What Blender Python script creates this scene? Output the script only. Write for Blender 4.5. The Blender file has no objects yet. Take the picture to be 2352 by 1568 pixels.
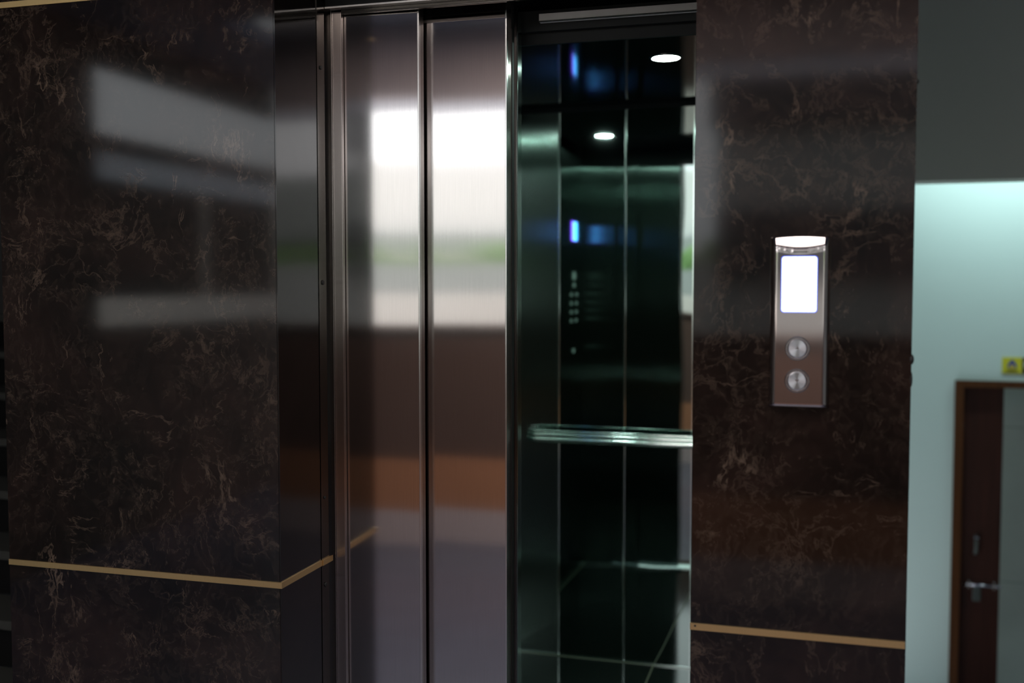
import bpy, bmesh, math, random
from mathutils import Vector, Matrix
random.seed(7)
S = bpy.context.scene
# ------------------------------------------------------------------ camera
PSI = math.atan(695/2400); TH = math.atan(129/2400)
cd = bpy.data.cameras.new('camera'); cam = bpy.data.objects.new('camera', cd); S.collection.objects.link(cam)
cd.sensor_width = 36; cd.lens = 36*2400/2352
cam.location = (0, 0, 1.5)
cam.rotation_euler = (math.pi/2-TH, 0, PSI)
cd.dof.use_dof = True; cd.dof.focus_distance = 2.55; cd.dof.aperture_fstop = 1.7
S.camera = cam
# ------------------------------------------------------------------ world, exposure
W = bpy.data.worlds.new('overcast_sky'); S.world = W; W.use_nodes = True
bg = W.node_tree.nodes['Background']
bg.inputs[0].default_value = (0.93, 0.97, 1.0, 1); bg.inputs[1].default_value = 2.6
S.view_settings.view_transform = 'Standard'; S.view_settings.look = 'None'
S.view_settings.exposure = 0; S.view_settings.gamma = 1; S.view_settings.use_curve_mapping = False

def area(name, loc, size, size_y, energy, color, rot=(0, 0, 0)):
    l = bpy.data.lights.new(name, 'AREA'); l.shape = 'RECTANGLE'; l.size = size; l.size_y = size_y
    l.energy = energy; l.color = color
    o = bpy.data.objects.new(name, l); o.location = loc; o.rotation_euler = rot; S.collection.objects.link(o); return o
# tube lamp of the lower room (hidden behind the beam), unseen fill light added to brighten the hall
area('tube_lamp_light', (1.25, 6.3, 2.5), 1.6, .06, 16, (.76, 1.0, .98), (math.radians(25), 0, 0))
area('hall_fill_light', (-.4, .5, 2.90), 2.6, .9, 54, (1.0, .92, .86))

# ------------------------------------------------------------------ materials
def mat(name):
    m = bpy.data.materials.new(name); m.use_nodes = True
    nt = m.node_tree; b = nt.nodes['Principled BSDF']; return m, nt, b
def N(nt, t, **k):
    n = nt.nodes.new(t)
    for a, v in k.items(): setattr(n, a, v)
    return n
def plain(name, col, rough=.5, metal=0, noise=.06, scale=9., spec=.5):
    m, nt, b = mat(name)
    tc = N(nt, 'ShaderNodeNewGeometry'); nz = N(nt, 'ShaderNodeTexNoise'); nz.inputs['Scale'].default_value = scale
    nz.inputs['Detail'].default_value = 5
    nt.links.new(tc.outputs['Position'], nz.inputs['Vector'])
    mx = N(nt, 'ShaderNodeMix', data_type='RGBA')
    mx.inputs[6].default_value = (*[c*(1-noise) for c in col], 1); mx.inputs[7].default_value = (*[min(1, c*(1+noise)) for c in col], 1)
    nt.links.new(nz.outputs['Fac'], mx.inputs[0]); nt.links.new(mx.outputs[2], b.inputs['Base Color'])
    b.inputs['Roughness'].default_value = rough; b.inputs['Metallic'].default_value = metal
    b.inputs['Specular IOR Level'].default_value = spec
    return m
def emit(name, col, st):
    m, nt, b = mat(name)
    b.inputs['Base Color'].default_value = (0.02, 0.02, 0.02, 1)
    b.inputs['Emission Color'].default_value = (*col, 1); b.inputs['Emission Strength'].default_value = st
    return m
def steel(name, col, rough=.26, aniso=.9, wave=.02, wscale=2.2, fine=.1, radial=None):
    m, nt, b = mat(name); L = nt.links
    g = N(nt, 'ShaderNodeNewGeometry')
    b.inputs['Metallic'].default_value = 1; b.inputs['Roughness'].default_value = rough
    b.inputs['Anisotropic'].default_value = aniso
    if radial:
        t = N(nt, 'ShaderNodeTangent', direction_type='RADIAL', axis=radial); L.new(t.outputs[0], b.inputs['Tangent'])
    else:
        c = N(nt, 'ShaderNodeVectorMath', operation='CROSS_PRODUCT'); c.inputs[1].default_value = (.02, .03, 1)
        L.new(g.outputs['Normal'], c.inputs[0])
        n2 = N(nt, 'ShaderNodeVectorMath', operation='NORMALIZE'); L.new(c.outputs[0], n2.inputs[0])
        L.new(n2.outputs[0], b.inputs['Tangent'])
    mp = N(nt, 'ShaderNodeMapping'); mp.inputs['Scale'].default_value = (700, 700, 9)
    L.new(g.outputs['Position'], mp.inputs[0])
    nz = N(nt, 'ShaderNodeTexNoise'); nz.inputs['Scale'].default_value = 1; nz.inputs['Detail'].default_value = 2
    L.new(mp.outputs[0], nz.inputs['Vector'])
    mx = N(nt, 'ShaderNodeMix', data_type='RGBA')
    mx.inputs[6].default_value = (*[c*(1-fine) for c in col], 1); mx.inputs[7].default_value = (*[min(1, c*(1+fine)) for c in col], 1)
    L.new(nz.outputs['Fac'], mx.inputs[0]); L.new(mx.outputs[2], b.inputs['Base Color'])
    if wave:
        mp2 = N(nt, 'ShaderNodeMapping'); mp2.inputs['Scale'].default_value = (1.6, 1.6, .8)
        L.new(g.outputs['Position'], mp2.inputs[0])
        n3 = N(nt, 'ShaderNodeTexNoise'); n3.inputs['Scale'].default_value = wscale; n3.inputs['Detail'].default_value = 1
        L.new(mp2.outputs[0], n3.inputs['Vector'])
        bp = N(nt, 'ShaderNodeBump'); bp.inputs['Strength'].default_value = 1; bp.inputs['Distance'].default_value = wave
        L.new(n3.outputs['Fac'], bp.inputs['Height']); L.new(bp.outputs[0], b.inputs['Normal'])
    return m
def marble(name, base=((.003, .0021, .0019), (.0135, .0072, .006)), vein=(.092, .064, .048), rough=.07, amount=1.0, spec=.5):
    m, nt, b = mat(name); L = nt.links
    b.inputs['Specular IOR Level'].default_value = spec
    g = N(nt, 'ShaderNodeNewGeometry')
    def noise(scale, detail, dist=0, vec=None, rough_=.6):
        n = N(nt, 'ShaderNodeTexNoise'); n.inputs['Scale'].default_value = scale; n.inputs['Detail'].default_value = detail
        n.inputs['Distortion'].default_value = dist; n.inputs['Roughness'].default_value = rough_
        L.new(vec or g.outputs['Position'], n.inputs['Vector']); return n
    def ramp(src, *st):
        r = N(nt, 'ShaderNodeValToRGB'); e = r.color_ramp.elements
        e[0].position, e[0].color = st[0][0], (*[st[0][1]]*3, 1) if not isinstance(st[0][1], tuple) else (*st[0][1], 1)
        e[1].position, e[1].color = st[-1][0], (*[st[-1][1]]*3, 1) if not isinstance(st[-1][1], tuple) else (*st[-1][1], 1)
        for p, v in st[1:-1]:
            q = e.new(p); q.color = (*[v]*3, 1) if not isinstance(v, tuple) else (*v, 1)
        L.new(src, r.inputs[0]); return r
    def mul(a, c):
        q = N(nt, 'ShaderNodeMath', operation='MULTIPLY'); L.new(a, q.inputs[0])
        if isinstance(c, float): q.inputs[1].default_value = c
        else: L.new(c, q.inputs[1])
        return q
    # warp field
    wn = noise(2.4, 5, .2); sc = N(nt, 'ShaderNodeVectorMath', operation='SCALE'); sc.inputs['Scale'].default_value = .22
    L.new(wn.outputs['Color'], sc.inputs[0])
    ad = N(nt, 'ShaderNodeVectorMath', operation='ADD'); L.new(g.outputs['Position'], ad.inputs[0]); L.new(sc.outputs[0], ad.inputs[1])
    cl = noise(3.6, 10, .5, ad.outputs[0], .66)
    cr = ramp(cl.outputs['Fac'], (.36, base[0]), (.5, tuple((a+c)/2.4 for a, c in zip(*base))), (.64, base[1]))
    def ridge(rot, scl, nscale, detail, width, strength, mscale, m0, m1, off, dist=0.):
        mp = N(nt, 'ShaderNodeMapping'); mp.inputs['Rotation'].default_value = (0, math.radians(rot), 0)
        mp.inputs['Scale'].default_value = scl; mp.inputs['Location'].default_value = off
        L.new(ad.outputs[0], mp.inputs[0])
        r = ramp(noise(nscale, detail, dist, mp.outputs[0], .62).outputs['Fac'], (.5-width, 0.), (.5-width*.15, .8), (.5, 1.), (.5+width*.15, .8), (.5+width, 0.))
        mp2 = N(nt, 'ShaderNodeMapping'); mp2.inputs['Location'].default_value = tuple(q*1.7+3 for q in off); L.new(g.outputs['Position'], mp2.inputs[0])
        k = ramp(noise(mscale, 6, .3, mp2.outputs[0], .7).outputs['Fac'], (m0, 0.), (m1, 1.))
        return mul(mul(r.outputs[0], k.outputs[0]).outputs[0], strength)
    rs = [ridge(-20, (1.6, 1.6, .42), 3.0, 7, .011, 1.0, 4.5, .53, .66, (0, 0, 0)),
          ridge(-28, (2.0, 2.0, .5), 4.0, 7, .010, .7, 6.0, .54, .68, (5, 2, 1)),
          ridge(4, (.6, .6, 2.2), 3.4, 8, .012, .6, 5.0, .52, .66, (2, 7, 3)),
          ridge(0, (1, 1, 1), 6.0, 10, .020, .38, 3.0, .46, .62, (9, 1, 4), .6),
          ridge(0, (1, 1, 1), 14.0, 9, .030, .26, 3.6, .46, .62, (1, 4, 8), .4),
          ridge(10, (1, 1, .6), 30.0, 7, .045, .17, 4.0, .42, .62, (3, 3, 8), .3)]
    cur = rs[0]
    for q in rs[1:]:
        n_ = N(nt, 'ShaderNodeMath', operation='ADD', use_clamp=True); L.new(cur.outputs[0], n_.inputs[0]); L.new(q.outputs[0], n_.inputs[1]); cur = n_
    s3 = mul(cur.outputs[0], amount)
    mx = N(nt, 'ShaderNodeMix', data_type='RGBA'); L.new(s3.outputs[0], mx.inputs[0]); L.new(cr.outputs[0], mx.inputs[6])
    mx.inputs[7].default_value = (*vein, 1); L.new(mx.outputs[2], b.inputs['Base Color'])
    rr = N(nt, 'ShaderNodeMapRange'); rr.inputs['To Min'].default_value = rough*.85; rr.inputs['To Max'].default_value = rough*1.25
    L.new(cl.outputs['Fac'], rr.inputs[0]); L.new(rr.outputs[0], b.inputs['Roughness'])
    return m
def wood(name, c1, c2, rough=.35):
    m, nt, b = mat(name); L = nt.links; g = N(nt, 'ShaderNodeNewGeometry')
    mp = N(nt, 'ShaderNodeMapping'); mp.inputs['Scale'].default_value = (38, 38, 1.6); L.new(g.outputs['Position'], mp.inputs[0])
    nz = N(nt, 'ShaderNodeTexNoise'); nz.inputs['Scale'].default_value = 1.2; nz.inputs['Detail'].default_value = 6; nz.inputs['Distortion'].default_value = .6
    L.new(mp.outputs[0], nz.inputs['Vector'])
    r = N(nt, 'ShaderNodeValToRGB'); r.color_ramp.elements[0].color = (*c1, 1); r.color_ramp.elements[1].color = (*c2, 1)
    r.color_ramp.elements[0].position = .3; r.color_ramp.elements[1].position = .7
    L.new(nz.outputs['Fac'], r.inputs[0]); L.new(r.outputs[0], b.inputs['Base Color']); b.inputs['Roughness'].default_value = rough; b.inputs['Specular IOR Level'].default_value = .25
    return m
def tiles(name, col, grout, size=(.6, .6), off=(0, 0), rough=.12, width=.004, axes='XY', noise=.15):
    m, nt, b = mat(name); L = nt.links; g = N(nt, 'ShaderNodeNewGeometry')
    sp = N(nt, 'ShaderNodeSeparateXYZ'); L.new(g.outputs['Position'], sp.inputs[0])
    outs = []
    for ax, s, o in zip(axes, size, off):
        a = N(nt, 'ShaderNodeMath', operation='SUBTRACT'); L.new(sp.outputs['XYZ'.index(ax)], a.inputs[0]); a.inputs[1].default_value = o-s*50
        q = N(nt, 'ShaderNodeMath', operation='MODULO'); L.new(a.outputs[0], q.inputs[0]); q.inputs[1].default_value = s
        c = N(nt, 'ShaderNodeMath', operation='LESS_THAN'); L.new(q.outputs[0], c.inputs[0]); c.inputs[1].default_value = width
        outs.append(c)
    mxx = N(nt, 'ShaderNodeMath', operation='MAXIMUM'); L.new(outs[0].outputs[0], mxx.inputs[0]); L.new(outs[1].outputs[0], mxx.inputs[1])
    nz = N(nt, 'ShaderNodeTexNoise'); nz.inputs['Scale'].default_value = 6; nz.inputs['Detail'].default_value = 6
    L.new(g.outputs['Position'], nz.inputs['Vector'])
    m1 = N(nt, 'ShaderNodeMix', data_type='RGBA'); m1.inputs[6].default_value = (*[c*(1-noise) for c in col], 1); m1.inputs[7].default_value = (*[c*(1+noise) for c in col], 1)
    L.new(nz.outputs['Fac'], m1.inputs[0])
    m2 = N(nt, 'ShaderNodeMix', data_type='RGBA'); L.new(mxx.outputs[0], m2.inputs[0]); L.new(m1.outputs[2], m2.inputs[6]); m2.inputs[7].default_value = (*grout, 1)
    L.new(m2.outputs[2], b.inputs['Base Color'])
    mr = N(nt, 'ShaderNodeMapRange'); mr.inputs['To Min'].default_value = rough; mr.inputs['To Max'].default_value = .6
    L.new(mxx.outputs[0], mr.inputs[0]); L.new(mr.outputs[0], b.inputs['Roughness'])
    return m

def sheet(name, col):
    m, nt, b = mat(name); t = N(nt, 'ShaderNodeBsdfTranslucent'); t.inputs[0].default_value = (*col, 1)
    nt.links.new(t.outputs[0], nt.nodes['Material Output'].inputs[0]); return m
M = {}
M['added_awning'] = sheet('added_translucent_sheet', (.62, .60, .64)); M['frosted'] = sheet('frosted_pane', (.85, .88, .92))
M['darksteel'] = steel('dark_strip_steel', (.13, .12, .11), rough=.16, aniso=.5, wave=0)
M['marble'] = marble('dark_emperador_marble')
M['reveal'] = marble('polished_dark_granite', spec=.5, base=((.003, .0022, .002), (.008, .005, .0045)), vein=(.02, .014, .01), rough=.06, amount=.3)
M['brass'] = steel('brushed_brass', (.86, .60, .28), rough=.38, aniso=.3, wave=0, fine=.05)
M['door'] = steel('brushed_door_steel', (.60, .565, .55), rough=.09, aniso=.88, wave=.0012, wscale=1.7)
M['jamb'] = steel('jamb_steel', (.46, .40, .37), rough=.25, aniso=.95, wave=0)
M['edge'] = steel('bright_fold_steel', (.72, .70, .68), rough=.25, aniso=.7, wave=0)
M['cabin'] = steel('cabin_brushed_steel', (.31, .38, .35), rough=.19, aniso=1.0, wave=.0018, wscale=1.6)
M['polish'] = steel('polished_edge_steel', (.42, .52, .48), rough=.10, aniso=.5, wave=0)
M['rail'] = steel('handrail_steel', (.85, .95, .90), rough=.16, aniso=.0, wave=0, fine=.02)
M['mirror'] = steel('mirror_steel', (.42, .50, .47), rough=.03, aniso=0, wave=.0022, wscale=2.0, fine=.0)
M['lop'] = steel('landing_plate_steel', (.64, .56, .54), rough=.085, aniso=.2, wave=0, fine=.03)
M['button'] = steel('spun_button_steel', (.62, .62, .66), rough=.3, aniso=.9, wave=0, fine=.05, radial='Y')
M['ring'] = steel('button_ring_steel', (.5, .47, .48), rough=.2, aniso=0, wave=0)
M['chrome'] = steel('chrome_bolt', (.75, .72, .82), rough=.22, aniso=0, wave=0)
M['black'] = plain('black_gap', (.004, .004, .004), .6)
M['blackgloss'] = plain('black_gloss_ceiling', (.004, .004, .005), .06, spec=.8)
M['screen'] = emit('panel_screen', (.72, .86, 1.0), 2.6)
M['screenglow'] = emit('panel_screen_glow', (.10, .14, 1.0), 1.3)  # blue glow around the call screen, put in as an emissive rim
M['glyph'] = emit('panel_screen_arrow', (1, 1, 1), 3.6)
M['copscreen'] = emit('cabin_screen', (.07, .42, 1.0), 8.0)
M['copglow'] = emit('cabin_screen_glow', (.22, .05, 1.0), 6.0)  # purple glow added round the cabin screen to tint its reflection
M['led'] = emit('downlight_disc', (.74, 1.0, .91), 140)
M['dot'] = emit('button_halo', (.65, 1, .85), .32)
M['white'] = plain('white_paint', (.62, .66, .66), .7, noise=.04, scale=2)
M['farwall'] = plain('pale_cyan_wall_paint', (.60, .72, .70), .75, noise=.05, scale=1.6)
M['beam'] = plain('grey_beam_paint', (.50, .53, .47), .8, noise=.04, scale=1.3)
M['greywall'] = plain('grey_stair_wall_paint', (.10, .095, .09), .8)
M['mauve'] = plain('mauve_wall_paint', (.88, .75, .76), .8)
M['ceil'] = plain('ceiling_blue_grey', (.15, .18, .26), .8)
M['floor'] = tiles('hall_floor_tile', (.16, .175, .24), (.12, .18, .2), (.6, .6), (.1, .2), .25)
M['brown'] = plain('brown_parapet_cladding', (.205, .135, .112), .6)
M['orange'] = plain('terracotta_band', (.75, .36, .20), .6)
M['ledge'] = plain('warm_white_coping', (.80, .76, .70), .7)
M['cabfloor'] = tiles('dark_granite_tile', (.012, .018, .016), (.20, .22, .15), (.6, 3.0), (-.595, 4.05), .08, .006)
M['tilewall'] = tiles('pale_grey_wall_tile', (.40, .45, .41), (.22, .25, .22), (.9, 1.006), (2.0, -.42), .35, .006, 'XZ', .08)
M['walnut'] = wood('reddish_brown_door_wood', (.022, .0055, .003), (.042, .011, .006), .5)
M['frame'] = wood('orange_brown_frame_wood', (.060, .021, .007), (.095, .034, .011), .3)
M['stair'] = plain('dark_stair_stone', (.003, .003, .003), .6, spec=.2)
M['nosing'] = plain('grey_stair_nosing', (.045, .045, .04), .6, spec=.3)
M['fascia'] = plain('pale_rail_paint', (.8, .76, .72), .5)
M['handle'] = plain('dull_iron_handle', (.06, .07, .065), .4)
M['yellow'] = plain('yellow_sign', (.62, .58, .03), .5, noise=.03)
M['signblue'] = plain('sign_blue', (.03, .06, .30), .5)
M['signdark'] = plain('sign_dark', (.02, .02, .02), .5)
M['signorange'] = plain('sign_orange', (.62, .42, .10), .5)
M['signwhite'] = plain('sign_white', (.5, .6, .55), .5)
M['hedge'] = plain('hedge_leaf', (.20, .33, .12), .8, noise=.5, scale=14)
M['concrete'] = plain('grey_concrete', (.34, .36, .35), .8)
M['facade'] = plain('pale_facade', (.80, .78, .77), .8)
M['darkroof'] = plain('dark_roof', (.05, .055, .06), .6)

# ------------------------------------------------------------------ builders
C = S.collection
def link(name, me, m, parent=None, loc=(0, 0, 0)):
    o = bpy.data.objects.new(name, me); C.objects.link(o); o.location = loc
    if m: me.materials.append(m)
    if parent: o.parent = parent
    return o
def wbox(bm, x0, x1, y0, y1, z0, z1):
    vs = [bm.verts.new(p) for p in ((x0, y0, z0), (x1, y0, z0), (x1, y1, z0), (x0, y1, z0), (x0, y0, z1), (x1, y0, z1), (x1, y1, z1), (x0, y1, z1))]
    for f in ((3, 2, 1, 0), (4, 5, 6, 7), (0, 1, 5, 4), (1, 2, 6, 5), (2, 3, 7, 6), (3, 0, 4, 7)): bm.faces.new([vs[i] for i in f])
def finish(bm, name, m, parent=None, origin=None, smooth=False):
    """mesh given in world coordinates; origin = world point of the object's base"""
    bmesh.ops.recalc_face_normals(bm, faces=bm.faces)
    if origin is None:
        xs = [v.co for v in bm.verts]
        origin = Vector(((min(v.x for v in xs)+max(v.x for v in xs))/2, (min(v.y for v in xs)+max(v.y for v in xs))/2, min(v.z for v in xs)))
    origin = Vector(origin)
    bmesh.ops.translate(bm, verts=bm.verts, vec=-origin)
    me = bpy.data.meshes.new(name); bm.to_mesh(me); bm.free()
    if smooth:
        for p in me.polygons: p.use_smooth = True
    o = link(name, me, m)
    if parent:
        o.parent = parent; o.location = origin - wloc(parent)
    else: o.location = origin
    return o
def wloc(o):
    v = Vector(o.location)
    while o.parent: o = o.parent; v += Vector(o.location)
    return v
def box(name, x0, x1, y0, y1, z0, z1, m, parent=None, bevel=0, kind=None):
    bm = bmesh.new(); wbox(bm, x0, x1, y0, y1, z0, z1)
    if bevel: bmesh.ops.bevel(bm, geom=list(bm.edges), offset=bevel, segments=2, profile=.6, affect='EDGES')
    o = finish(bm, name, M[m], parent)
    if kind: o['kind'] = kind
    return o
def boxes(name, lst, m, parent=None, kind=None):
    bm = bmesh.new()
    for b in lst: wbox(bm, *b)
    o = finish(bm, name, M[m], parent)
    if kind: o['kind'] = kind
    return o
def thing(name, label, cat, loc, group=None):
    o = bpy.data.objects.new(name, None); C.objects.link(o); o.location = loc; o.empty_display_size = .05
    return tag(o, label, cat, group)
def tag(o, label, cat, group=None):
    o['label'] = label; o['category'] = cat
    if group: o['group'] = group
    return o
def prism(name, pts, y0, y1, m, parent=None):
    """polygon of (x,z) points pushed from y0 to y1"""
    bm = bmesh.new(); a = [bm.verts.new((x, y0, z)) for x, z in pts]; b = [bm.verts.new((x, y1, z)) for x, z in pts]
    bm.faces.new(a); bm.faces.new(b[::-1]); n = len(pts)
    for i in range(n): bm.faces.new((a[i], a[(i+1) % n], b[(i+1) % n], b[i]))
    return finish(bm, name, M[m], parent)
def disc(name, c, r, h, axis, m, parent=None, segs=40, dome=0, hole=0):
    """round body centred at c, thickness h pointing along axis ('-Y','+X','-Z')"""
    prof = []
    if hole: prof = [(hole, 0), (hole, h), (r-.0015, h), (r, h*.5), (r, 0)]
    else: prof = [(0, h+dome), (r*.5, h+dome*.75), (r*.88, h), (r, h*.6), (r, 0), (0, 0)]
    bm = bmesh.new(); rings = []
    for (q, d) in prof:
        if q == 0: rings.append([bm.verts.new((0, 0, d))])
        else: rings.append([bm.verts.new((q*math.cos(2*math.pi*i/segs), q*math.sin(2*math.pi*i/segs), d)) for i in range(segs)])
    pairs = list(zip(rings, rings[1:]))
    if hole: pairs.append((rings[-1], rings[0]))
    for A, B in pairs:
        for i in range(segs):
            j = (i+1) % segs
            if len(A) == 1: bm.faces.new((A[0], B[i], B[j]))
            elif len(B) == 1: bm.faces.new((A[i], A[j], B[0]))
            else: bm.faces.new((A[i], A[j], B[j], B[i]))
    R = {'-Y': Matrix.Rotation(math.pi/2, 4, 'X'), '+X': Matrix.Rotation(math.pi/2, 4, 'Y'), '-Z': Matrix.Rotation(math.pi, 4, 'X'), '+Z': Matrix.Identity(4)}[axis]
    bmesh.ops.transform(bm, matrix=Matrix.Translation(c) @ R, verts=bm.verts)
    o = finish(bm, name, M[m], parent, origin=c)
    for p in o.data.polygons: p.use_smooth = len(p.vertices) == 3 or dome > 0
    return o
def tube(name, path, r, m, parent=None, segs=14, sy=1.0):
    bm = bmesh.new(); P = [Vector(p) for p in path]; prev = None; first = None
    for i, p in enumerate(P):
        d = (P[min(i+1, len(P)-1)]-P[max(i-1, 0)]).normalized()
        s = Vector((0, 0, 1)); a = d.cross(s)
        if a.length < .1: a = Vector((1, 0, 0))
        a.normalize(); b = a.cross(d).normalized()
        ring = [bm.verts.new(p + a*r*sy*math.cos(2*math.pi*k/segs) + b*r*math.sin(2*math.pi*k/segs)) for k in range(segs)]
        if prev:
            for k in range(segs): bm.faces.new((prev[k], prev[(k+1) % segs], ring[(k+1) % segs], ring[k]))
        else: first = ring
        prev = ring
    bm.faces.new(first); bm.faces.new(prev[::-1])
    return finish(bm, name, M[m], parent, smooth=True)
ST = 'structure'

# ------------------------------------------------------------------ the setting: hall
FY = 2.147
boxes('floor', [(-6, 5, -.9, FY+.29, -.12, 0), (-6, -1.94, FY+.29, 4.6, -.12, 0), (-6, -2.75, -4.2, -.9, -.12, 0)], 'floor', kind=ST)
boxes('ceiling', [(-6, 5, -.9, 9, 2.95, 3.05), (-4.6, -3.2, -2.85, -.9, 2.95, 3.05)], 'ceil', kind=ST)
box('wall_left', -1.941, -1.183, FY, 2.43, 0, 2.95, 'marble', kind=ST)
box('wall_right', -.2365, .181, FY, 2.43, 0, 2.95, 'marble', kind=ST)
box('wall_shaft_left', -1.941, -1.56, 2.43, 4.3, 0, 2.95, 'reveal', kind=ST)
box('wall_shaft_right', -.05, .181, 2.43, 4.3, -1.2, 2.95, 'white', kind=ST)
box('wall_shaft_back', -1.56, -.05, 4.2, 4.3, 0, 2.95, 'black', kind=ST)
box('trim_1', -1.183, -1.1795, FY+.001, 2.352, 0, 2.95, 'reveal', kind=ST)         # polished reveal slab
box('wall_top', -1.1795, -.2365, FY, FY+.02, 2.27, 2.95, 'marble', kind=ST)
box('trim_2', -1.1775, -.2365, 2.398, 2.418, 2.188, 2.95, 'black', kind=ST)
box('trim_8', -1.1775, -.2365, 2.396, 2.418, 2.184, 2.188, 'edge', kind=ST)
# opposite side of the hall: parapet with opening, corridor and side wall
box('wall_parapet', -2.75, 2.6, -.90, -.75, .50, 1.24, 'brown', kind=ST)
box('trim_3', -2.75, 2.6, -.90, -.745, .20, .50, 'orange', kind=ST)
box('trim_4', -2.75, 2.6, -.90, -.745, 0, .20, 'mauve', kind=ST)
box('trim_5', -2.75, 2.6, -.93, -.72, 1.24, 1.265, 'brown', kind=ST)
box('wall_lintel', -2.75, 2.6, -.90, -.75, 2.58, 2.95, 'mauve', kind=ST)
box('wall_front', 2.6, 5, -.90, -.75, 0, 2.95, 'mauve', kind=ST)
boxes('wall_side', [(-4.0, -3.9, -2.85, -.75, 0, 1.26), (-4.0, -3.9, -2.85, -.75, 1.43, 2.10), (-4.0, -3.9, -2.85, -.75, 2.27, 2.36), (-4.0, -3.9, -2.85, -.75, 2.75, 2.95), (-4.1, -3.9, -.75, 4.6, 0, 2.95)], 'greywall', kind=ST)
box('wall_stair', -4.0, -1.94, 4.6, 4.7, 0, 2.95, 'greywall', kind=ST)
box('window_1', -3.955, -3.95, -2.85, -.75, 2.10, 2.27, 'frosted', kind=ST)
boxes('trim_6', [(-3.99, -3.88, -1.84, -1.76, 1.43, 2.10), (-3.99, -3.88, -2.75, -2.71, 1.43, 2.10)], 'ledge', kind=ST)
# outdoors beyond the parapet
box('ground', -30, 30, -40, -.95, -.2, -.05, 'ledge', kind=ST)

# lower room on the right
box('floor_lower', .181, 5, 2.2, 9, -1.27, -1.17, 'floor', kind=ST)
boxes('wall_far', [(-.6, .825, 6.83, 6.95, -1.17, 2.95), (.825, 2.2, 6.83, 6.95, .926, 2.95), (2.2, 5, 6.83, 6.95, -1.17, 2.95)], 'farwall', kind=ST)
box('trim_7', -.4, 5, 5.0, 5.17, 1.963, 2.95, 'beam', kind=ST)
box('wall_tiled', .3, 3.4, 7.3, 7.4, -1.17, 2.95, 'tilewall', kind=ST)
box('wall_east', 5, 5.1, -.9, 9, -1.27, 2.95, 'white', kind=ST)
box('wall_retaining', .181, 5, 2.3, 2.42, -1.17, -.12, 'white', kind=ST)
box('wall_west', -.6, -.5, 4.3, 6.83, -1.17, 2.95, 'farwall', kind=ST)

# ------------------------------------------------------------------ outdoors seen only in the polished doors
def yard(name, bx, m, label, cat):
    o = box(name, *bx, m); tag(o, label, cat); return o
yard('boundary_wall', (-14, -1.0, -5.3, -5.1, -.05, 1.405), 'ledge', 'warm white low boundary wall outside, reflected in the doors', 'wall')
yard('concrete_wall', (-24, 9, -9.2, -8.9, -.05, 1.80), 'concrete', 'grey concrete wall behind the white boundary wall, reflected in the doors', 'wall')
hb = bmesh.new()
for i in range(260):
    x = random.uniform(-22, 9); z = random.uniform(1.7, 2.02); r = random.uniform(.12, .25)
    bmesh.ops.create_icosphere(hb, subdivisions=1, radius=r, matrix=Matrix.Translation((x, random.uniform(-10.4, -9.6), z)))
wbox(hb, -24, 9, -10.5, -9.5, -.05, 1.85)
tag(finish(hb, 'hedge', M['hedge']), 'green clipped hedge over the grey concrete wall, reflected in the doors', 'hedge')
b1 = thing('building', 'pale building across the yard, reflected as a light band in the doors', 'building', (-12, -21, 0))
box('wall', -30, -3.2, -22, -20, -.05, 4.6, 'facade', b1); box('fascia', -30.3, -2.9, -20, -19.7, 2.3, 2.8, 'concrete', b1)
b3 = thing('building', 'dim grey building on the far side, reflected only in the dark recess slab', 'building', (9, -12, 0))
box('wall', 2.6, 18, -13, -12, -.05, 3.5, 'concrete', b3); box('dark_window_band', 2.6, 18, -12, -11.9, 1.7, 2.3, 'darkroof', b3)
b2 = thing('annex_building', 'nearer grey annex with dark bands, reflected in the right marble pier', 'building', (1.6, -5, 0))
box('wall', -.8, 1.6, -5.6, -4.6, -.05, 3.3, 'concrete', b2)
box('dark_window_band', -.8, 1.6, -4.6, -4.5, 1.56, 2.1, 'darkroof', b2); box('dark_fascia', -.85, 1.65, -4.62, -4.45, 2.8, 3.2, 'darkroof', b2)
bm = bmesh.new(); v = [bm.verts.new(p) for p in ((-2.9, -.92, 2.60), (2.6, -.92, 2.60), (2.6, -2.2, 2.74), (-2.9, -2.2, 2.74))]; bm.faces.new(v)  # sheet added for the light grey band in the door reflection
ex = bmesh.ops.solidify(bm, geom=list(bm.faces), thickness=.006)
tag(finish(bm, 'added_awning', M['added_awning']), 'milky sheet added outside above the parapet opening for its light band, reflected in the doors', 'added_awning')

# ------------------------------------------------------------------ brass strips
t = thing('brass_strip', 'long brass inlay strip low on the left marble wall, turning into the lift recess', 'trim strip', (-1.6, FY, .80))
box('face_strip', -1.941, -1.1795, FY-.003, FY+.001, .798, .812, 'brass', t)
box('return_strip', -1.1795, -1.176, FY-.003, 2.351, .798, .812, 'brass', t)
box('end_piece', -1.1775, -1.1735, 2.353, 2.408, .798, .812, 'brass', t)
tag(box('brass_strip', -1.941, -1.1795, FY-.003, FY+.001, 2.176, 2.190, 'brass'), 'brass inlay strip at the top left corner of the left marble wall', 'trim strip')
t = thing('brass_strip', 'brass inlay strip low on the right marble pier, below the call panel', 'trim strip', (-.03, FY, .79))
box('face_strip', -.2375, .1795, FY-.003, FY+.001, .7895, .8035, 'brass', t)
disc('screw', (-.2275, FY-.003, .7985), .0022, .001, '-Y', 'black', t, 12)

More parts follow.
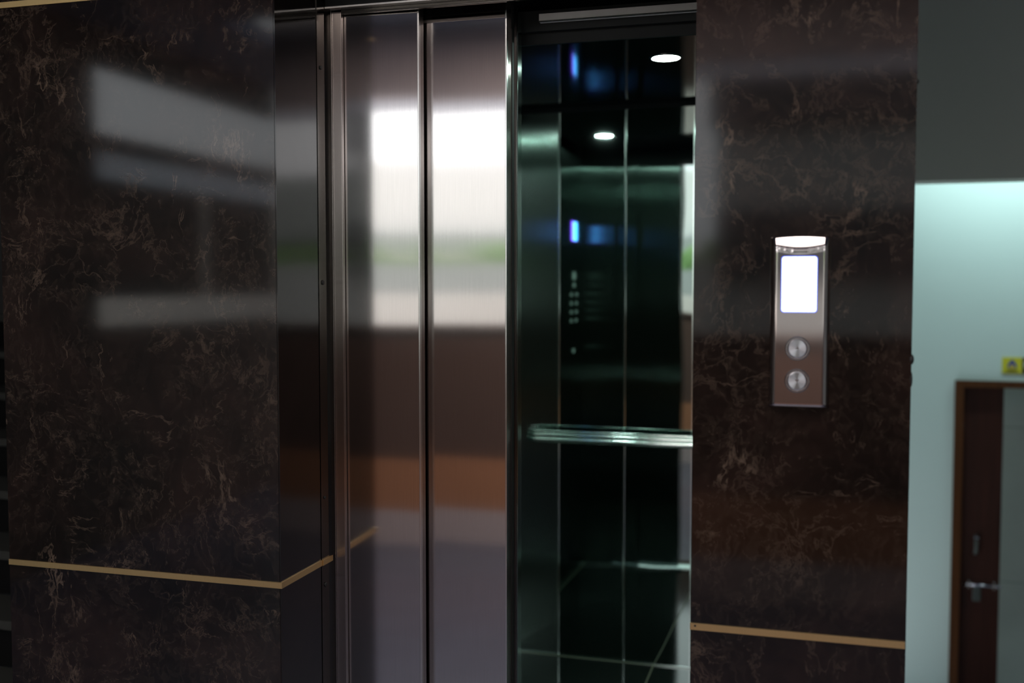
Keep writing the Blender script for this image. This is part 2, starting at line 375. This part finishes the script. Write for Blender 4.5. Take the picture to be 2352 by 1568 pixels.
# dark recess strip beside the jamb with its screws
t = thing('recess_strip', 'narrow dark metal strip with screw holes between polished reveal and door jamb', 'metal strip', (-1.178, 2.38, 0))
box('strip', -1.181, -1.178, 2.3535, 2.393, 0, 2.2, 'darksteel', t)
bm = bmesh.new()
a = [(-1.181, 2.393), (-1.178, 2.393), (-1.1695, 2.4195), (-1.1725, 2.4205)]
lo = [bm.verts.new((x, y, 0)) for x, y in a]; hi = [bm.verts.new((x, y, 2.2)) for x, y in a]
bm.faces.new(lo); bm.faces.new(hi)
for i in range(4): bm.faces.new((lo[i], lo[(i+1) % 4], hi[(i+1) % 4], hi[i]))
finish(bm, 'splay', M['darksteel'], t)
for z, r in ((2.035, .005), (1.507, .006), (.967, .004), (.745, .006)):
    disc('screw', (-1.178, 2.372, z), r, .0025, '+X', 'black', t, 16)

# sealant blobs on the far right edge of the pier
for z, w, h, lab in ((1.888, .004, .011, 'small black sealant blob high on the right edge of the marble pier'), (1.357, .005, .02, 'black sealant smear at mid height on the right edge of the marble pier'), (1.318, .003, .03, 'thin black sealant run, lowest on the right edge of the marble pier')):
    bm = bmesh.new(); bmesh.ops.create_uvsphere(bm, u_segments=12, v_segments=8, radius=1, matrix=Matrix.Translation((.181, FY+.004, z)) @ Matrix.Diagonal((w, .005, h/2, 1)))
    tag(finish(bm, 'sealant_blob', M['black'], smooth=True), lab, 'sealant')

# ------------------------------------------------------------------ landing door frame
t = thing('door_frame', 'steel landing door frame with slim jamb and header around the lift doors', 'door frame', (-.7, 2.42, 0))
box('jamb', -1.1705, -1.1445, 2.42, 2.4325, 0, 2.18, 'jamb', t, .0012)
box('jamb_fold', -1.1735, -1.1700, 2.416, 2.434, 0, 2.25, 'edge', t)
box('header', -1.1445, -.2365, 2.42, 2.430, 2.174, 2.45, 'darksteel', t, .0012)
box('header_underside', -1.1445, -.2365, 2.430, 2.4335, 2.186, 2.45, 'black', t)

tag(box('door_sill', -1.56, -.24, 2.44, 2.535, -.02, 0.002, 'polish'), 'grooved steel sill under the landing doors', 'door sill')
tag(box('header_box', -1.5, -.2365, 2.54, 2.57, 2.26, 2.45, 'black'), 'black track box above the landing doors', 'door track')
# door panels
def door_panel(name, x0, x1, y0, y1, label, m='door', z1=2.30):
    t = thing(name, label, 'lift door', (x1, y0, 0))
    box('face_sheet', x0, x1-.002, y0, y0+.010, .008, z1, m, t)
    box('fold_edge', x1-.0042, x1, y0-.0006, y0+.0115, .008, z1, 'edge', t, .0008)
    box('edge_return', x1-.004, x1-.0008, y0+.0115, y1, .008, z1, 'jamb' if m == 'door' else 'polish', t)
    return t
d1 = door_panel('lift_door_panel', -1.20, -.9456, 2.441, 2.478, 'brushed steel landing door panel on the left, next to the jamb')
d1.rotation_euler = (0, 0, math.radians(1.5))   # panel turned slightly to narrow the dark reflection at its left
d2 = door_panel('lift_door_panel', -1.42, -.7346, 2.490, 2.535, 'brushed steel landing door panel on the right, beside the open gap', z1=2.25)
box('top_hem', -1.40, -.740, 2.4885, 2.490, 2.155, 2.162, 'jamb', d2)
# rubber seal dark strip on leading edges
box('seal', -.7352, -.7335, 2.5352, 2.552, .008, 2.25, 'black', d2)
# cabin doors
c1 = thing('car_door_panel', 'inner car door panel whose polished edge shows beside the open gap', 'lift door', (-1.0, 2.56, 0))
box('face_sheet', -1.36, -.7335, 2.572, 2.582, .008, 2.20, 'jamb', c1)
box('edge_return', -.7335, -.7305, 2.575, 2.612, .008, 2.20, 'polish', c1, .0006)
box('inner_sheet', -1.36, -.7335, 2.603, 2.612, .008, 2.20, 'cabin', c1)
c2 = thing('car_door_panel', 'second inner car door panel behind, seen only mirrored in the cabin wall', 'lift door', (-1.2, 2.62, 0))
box('face_sheet', -1.40, -.95, 2.618, 2.640, .008, 2.20, 'cabin', c2)
# car door header rail
t = thing('door_header_rail', 'grey metal rail across the top of the cabin opening', 'door rail', (-.47, 2.61, 2.165))
box('rail', -.682, -.23, 2.600, 2.618, 2.166, 2.186, 'fascia', t, .001)
box('lip', -.682, -.23, 2.597, 2.601, 2.165, 2.168, 'edge', t)
box('back_plate', -.78, -.23, 2.622, 2.640, 2.148, 2.2, 'black', t)

# ------------------------------------------------------------------ cabin
X0, X1, YB, YF, ZC = -1.205, -.21, 4.06, 2.655, 2.20
cab = thing('lift_cabin', 'lift cabin interior of brushed steel and mirror panels with dark tiled floor', 'lift cabin', ((X0+X1)/2, 3.3, 0))
box('cabin_floor', -1.23, -.18, 2.645, 4.085, -.03, 0, 'cabfloor', cab)
box('cabin_ceiling', -1.23, -.18, 2.645, 4.085, ZC, ZC+.02, 'blackgloss', cab)
pw = .0035
box('brushed_panel', X0, -.983, YB, YB+.02, 0.006, ZC-.018, 'cabin', cab)
box('brushed_panel', -.4465, X1, YB, YB+.02, 0.006, ZC-.018, 'cabin', cab)
def mirror_panel(xa, xb, tilt):
    bm = bmesh.new(); wbox(bm, xa, xb, YB, YB+.006, .006, ZC-.018)
    o = finish(bm, 'mirror_panel', M['mirror'], cab, origin=(xa, YB, .006)); o.rotation_euler = (0, 0, tilt); return o
mirror_panel(-.979, -.717, math.radians(-.25))
mirror_panel(-.712, -.4505, math.radians(-1.0))
for x in (-.981, -.7145, -.4485):
    box('seam_strip', x-.0035, x+.0025, YB-.008, YB+.002, .004, ZC-.018, 'rail', cab)
box('skirting_bead', X0, X1, YB-.006, YB, 0, .006, 'rail', cab)
box('ceiling_gap', X0, X1, YB-.004, YB+.02, ZC-.018, ZC, 'black', cab)
# side walls, front returns
for i, (ya, yb) in enumerate(((2.645, 3.10), (3.104, 3.58), (3.584, 4.06))):
    box('brushed_panel', X0-.02, X0, ya, yb, .006, 2.17, 'cabin', cab)
    box('brushed_panel', X1, X1+.02, ya, yb, .006, 2.17, 'cabin', cab)
box('front_return', X0, -1.03, 2.645, YF+.004, .006, 2.12, 'cabin', cab)
box('front_return', -.245, X1, 2.645, YF+.004, .006, 2.12, 'cabin', cab)
box('front_transom', X0, X1, 2.645, YF, 2.12, ZC, 'black', cab)
box('sill', -1.2, -.2, 2.642, 2.645, -.02, .003, 'polish', cab)
box('skirting_bead', X0, -.70, 2.656, 2.668, 0, .012, 'rail', cab)
box('threshold_strip', -.70, X1, 2.62, 2.66, -.01, .004, 'rail', cab)
box('skirting_bead', X0, X0+.006, 2.668, YB, 0, .006, 'rail', cab)

# downlights
def downlight(x, y, label):
    t = thing('downlight', label, 'ceiling light', (x, y, ZC), 'round downlights in the cabin ceiling')
    disc('trim_ring', (x, y, ZC), .050, .003, '-Z', 'ring', t, 40, 0, .0425)
    disc('lamp_disc', (x, y, ZC), .0425, .002, '-Z', 'led', t, 40)
    return t
downlight(-.4516, 3.262, 'round white downlight in the black cabin ceiling, at the upper right of the opening')
downlight(-.970, 3.235, 'round white downlight on the left of the cabin ceiling, seen mirrored in the back wall')

# handrail: broad flattened tube with raised ribs
t = thing('handrail', 'wide ribbed steel handrail across the cabin back wall', 'handrail', (-.71, 4.0, .9))
hx0, hx1, hy, hz = -1.095, -.33, 3.985, .905
def railpath(inset, z):
    r = .05-inset; p = [(hx0+.004+inset, YB-.006, z)]
    for k in range(9):
        a = math.pi - k*math.pi/16
        p.append((hx0+inset+r+r*math.cos(a), hy+r-r*math.sin(a)+inset, z))
    q = [(hx0+hx1-x, y, zz) for x, y, zz in p][::-1]
    return p+q
for z, r in ((hz-.014, .0125), (hz+.004, .0095), (hz+.019, .006)):
    tube('rail_bar', railpath(0, z), r, 'rail', t)
box('backing_web', hx0+.05, hx1-.05, hy+.002, hy+.010, hz-.022, hz+.02, 'polish', t)
for x in (-.95, -.5): box('bracket', x-.01, x+.01, hy+.01, YB-.001, hz-.012, hz+.008, 'polish', t)

# car operating panel on the left side wall near the front
cy = 2.85; px = X0
t = thing('operating_panel', 'cabin control panel with blue screen and round buttons, seen mirrored in the back wall', 'control panel', (px, cy, 1.1))
box('face_plate', px, px+.004, cy-.11, cy+.11, 1.05, 1.95, 'cabin', t, .001)
box('screen_glow', px+.004, px+.006, cy-.037, cy+.050, 1.731, 1.826, 'copglow', t)
box('screen', px+.006, px+.0075, cy-.035, cy+.025, 1.733, 1.824, 'copscreen', t)
disc('button', (px+.004, cy, 1.5515), .022, .003, '+X', 'dot', t, 20)
disc('button', (px+.004, cy, 1.5045), .012, .003, '+X', 'dot', t, 20)
for k in range(4):
    for s in (-1, 1):
        z = 1.456-.0465*k
        disc('button', (px+.004, cy+s*.052, z), .0095, .003, '+X', 'dot', t, 20)
disc('button', (px+.004, cy, 1.157), .012, .003, '+X', 'dot', t, 20)

# ------------------------------------------------------------------ landing call panel
cx_, D = -.0285, .020; z0, z1, hw = 1.259, 1.594, .0575
t = thing('call_panel', 'slim steel lift call panel with lit screen and two buttons on marble', 'call panel', (cx_, FY, z0))
bm = bmesh.new(); nx, nz = 56, 120; grid = []
def depth(u, v):   # u -1..1 across, v 0..1 upward
    e = 1-abs(u)
    s = 1 if e > .22 else math.sqrt(max(0, 1-((.22-e)/.22)**2))*.72+.28*(e/.22)
    zz = v*(z1-z0); top = (z1-z0)-(.017+.012*math.cos(u*math.pi/2))
    if zz > top: q = (zz-top)/((z1-z0)-top); s2 = 1-.46*((zz-top)/.029)**1.25
    else: s2 = 1-.05*math.exp(-(top-zz)/.002)
    b = min(1, zz/.004); s2 *= .75+.25*b
    return D*max(.22, s*s2)
for j in range(nz+1):
    row = []
    for i in range(nx+1):
        u = -1+2*i/nx; v = j/nz
        zt = z0+v*(z1-z0)+v**8*.004*math.cos(u*math.pi/2)
        row.append(bm.verts.new((cx_+u*hw, FY-depth(u, v), zt)))
    grid.append(row)
for j in range(nz):
    for i in range(nx): bm.faces.new((grid[j][i], grid[j][i+1], grid[j+1][i+1], grid[j+1][i]))
rim = grid[0]+[r[-1] for r in grid[1:]]+grid[-1][-2::-1]+[r[0] for r in grid[-2:0:-1]]
bk = [bm.verts.new((v.co.x, FY, v.co.z)) for v in rim]
for i in range(len(rim)): bm.faces.new((rim[i], rim[(i+1) % len(rim)], bk[(i+1) % len(rim)], bk[i]))
fp = finish(bm, 'face_plate', M['lop'], t, smooth=True)
def rrect(xc, zc, w, h, r, n=6):
    pts = []
    for sx, sz, a0 in ((1, 1, 0), (-1, 1, 90), (-1, -1, 180), (1, -1, 270)):
        for k in range(n+1):
            a = math.radians(a0+90*k/n); pts.append((xc+sx*(w/2-r)+r*math.cos(a), zc+sz*(h/2-r)+r*math.sin(a)))
    return pts
sc = prism('screen_glow', rrect(-.0298, 1.502, .0692, .1112, .006), FY-D-.0008, FY-D+.004, 'screenglow', t)
sc = prism('screen', rrect(-.0298, 1.502, .0660, .1080, .005), FY-D-.0014, FY-D, 'screen', t)
prism('arrow', [(-.038, 1.521), (-.022, 1.521), (-.022, 1.531), (-.030, 1.545), (-.038, 1.531)], FY-D-.0018, FY-D-.0014, 'glyph', sc)
for k, z in enumerate((1.3757, 1.3120)):
    b = disc('button', (-.0313, FY-D, z), .0188, .0035, '-Y', 'button', t, 48)
    disc('button_ring', (-.0313, FY-D, z), .0238, .0028, '-Y', 'ring', b, 48, 0, .0196)
    y = FY-D-.0035
    if k == 0: prism('arrow_mark', [(-.0353, z-.001), (-.0273, z-.001), (-.0313, z+.006)], y-.0004, y, 'ring', b)
    else: prism('arrow_mark', [(-.0353, z+.003), (-.0273, z+.003), (-.0313, z-.004)], y-.0004, y, 'ring', b)

# ------------------------------------------------------------------ far brown door
t = thing('room_door', 'reddish brown wooden door with steel bolt in the pale far wall, beside tiled wall', 'door', (1.0, 6.83, -1.17))
fr = boxes('door_frame', [(.8247, .875, 6.80, 6.95, -1.17, .926), (.875, 2.15, 6.80, 6.95, .885, .926), (2.15, 2.2, 6.80, 6.95, -1.17, .926)], 'frame', t)
lf = box('door_leaf', .875, 1.105, 6.85, 6.89, -1.165, .885, 'walnut', t)
box('hinge_plate', .872, .884, 6.843, 6.853, .62, .665, 'nosing', lf)
bo = tube('bolt', [(.888, 6.83, -.325), (1.113, 6.83, -.330)], .008, 'chrome', t)
box('bolt_knob', .965, .990, 6.815, 6.85, -.335, -.318, 'chrome', bo)
box('staple', .925, .937, 6.822, 6.852, -.345, -.30, 'jamb', bo); box('staple', 1.065, 1.077, 6.822, 6.852, -.345, -.30, 'jamb', bo)
box('hasp_plate', .955, 1.0, 6.840, 6.852, -.43, -.335, 'handle', bo, .003)
h = tube('pull_handle', [(.963, 6.85, -.03), (.963, 6.805, -.035), (.963, 6.80, -.05), (.963, 6.80, -.12), (.963, 6.85, -.135)], .011, 'handle', t)
box('handle_cap', .951, .977, 6.80, 6.83, -.034, -.022, 'chrome', h)

# signs over that door
t = thing('sign', 'small yellow sign with blue arch emblem above the brown door', 'sign', (1.141, 6.83, .97))
box('plate', 1.086, 1.1955, 6.824, 6.83, .970, 1.069, 'yellow', t)
xc, zc = 1.140, 1.022
arch = [(xc+.026*math.cos(a), zc-.004+.020*math.sin(a)) for a in [math.radians(d) for d in (0, 18, 36)]]+[(xc+.010, zc+.026), (xc, zc+.036), (xc-.010, zc+.026)]+[(xc+.026*math.cos(a), zc-.004+.020*math.sin(a)) for a in [math.radians(d) for d in (144, 162, 180)]]
arch += [(xc-.024, zc-.014), (xc-.013, zc-.012)]+[(xc+.013*math.cos(a), zc-.008+.014*math.sin(a)) for a in [math.radians(d) for d in (170, 135, 90, 45, 10)]]+[(xc+.013, zc-.012), (xc+.024, zc-.014)]
prism('emblem', arch, 6.822, 6.824, 'signblue', t)
disc('emblem_dot', (xc, 6.824, zc-.012), .0095, .0015, '-Y', 'signorange', t, 20)
boxes('lettering', [(xc-.036+i*.0, xc+.036, 6.8225, 6.824, z, z+.0028) for i, z in ((0, .9905),)] + [(xc-.022, xc+.022, 6.8225, 6.824, .9960, .9975), (xc-.024, xc+.024, 6.8225, 6.824, .9835, .9855), (xc-.05, xc+.05, 6.8225, 6.824, .9745, .9765)], 'signdark', t)
t = thing('sign', 'black sign plate beside the yellow sign, cut by the right edge', 'sign', (1.4, 6.83, .97))
box('plate', 1.198, 1.62, 6.824, 6.83, .970, 1.069, 'signdark', t)
boxes('lettering', [(1.205, 1.212, 6.8225, 6.824, 1.01, 1.045), (1.212, 1.225, 6.8225, 6.824, 1.038, 1.045), (1.212, 1.222, 6.8225, 6.824, 1.01, 1.016)], 'signwhite', t)

# ------------------------------------------------------------------ staircase at far left
t = thing('staircase', 'dark stone staircase rising behind the left marble wall, at the left edge', 'staircase', (-2.8, 2.8, 0))
for k in range(-1, 7):
    z = .395+.16*k; y = 2.79+.232*k
    s = box('step', -3.88, -2.02, y+.02, min(y+.25, 4.6), z-.16 if k >= 0 else 0, z-.03, 'stair', t)
    box('tread', -3.88, -2.02, y, min(y+.25, 4.6), z-.03, z, 'nosing', s, .003)

# tube lamp fixture
t = thing('tube_lamp', 'fluorescent batten lamp above the brown door, hidden behind the beam', 'lamp', (1.25, 6.3, 2.54))
box('batten', .45, 2.05, 6.27, 6.33, 2.54, 2.58, 'white', t); box('bracket', 1.2, 1.3, 6.28, 6.32, 2.58, 2.95, 'white', t)
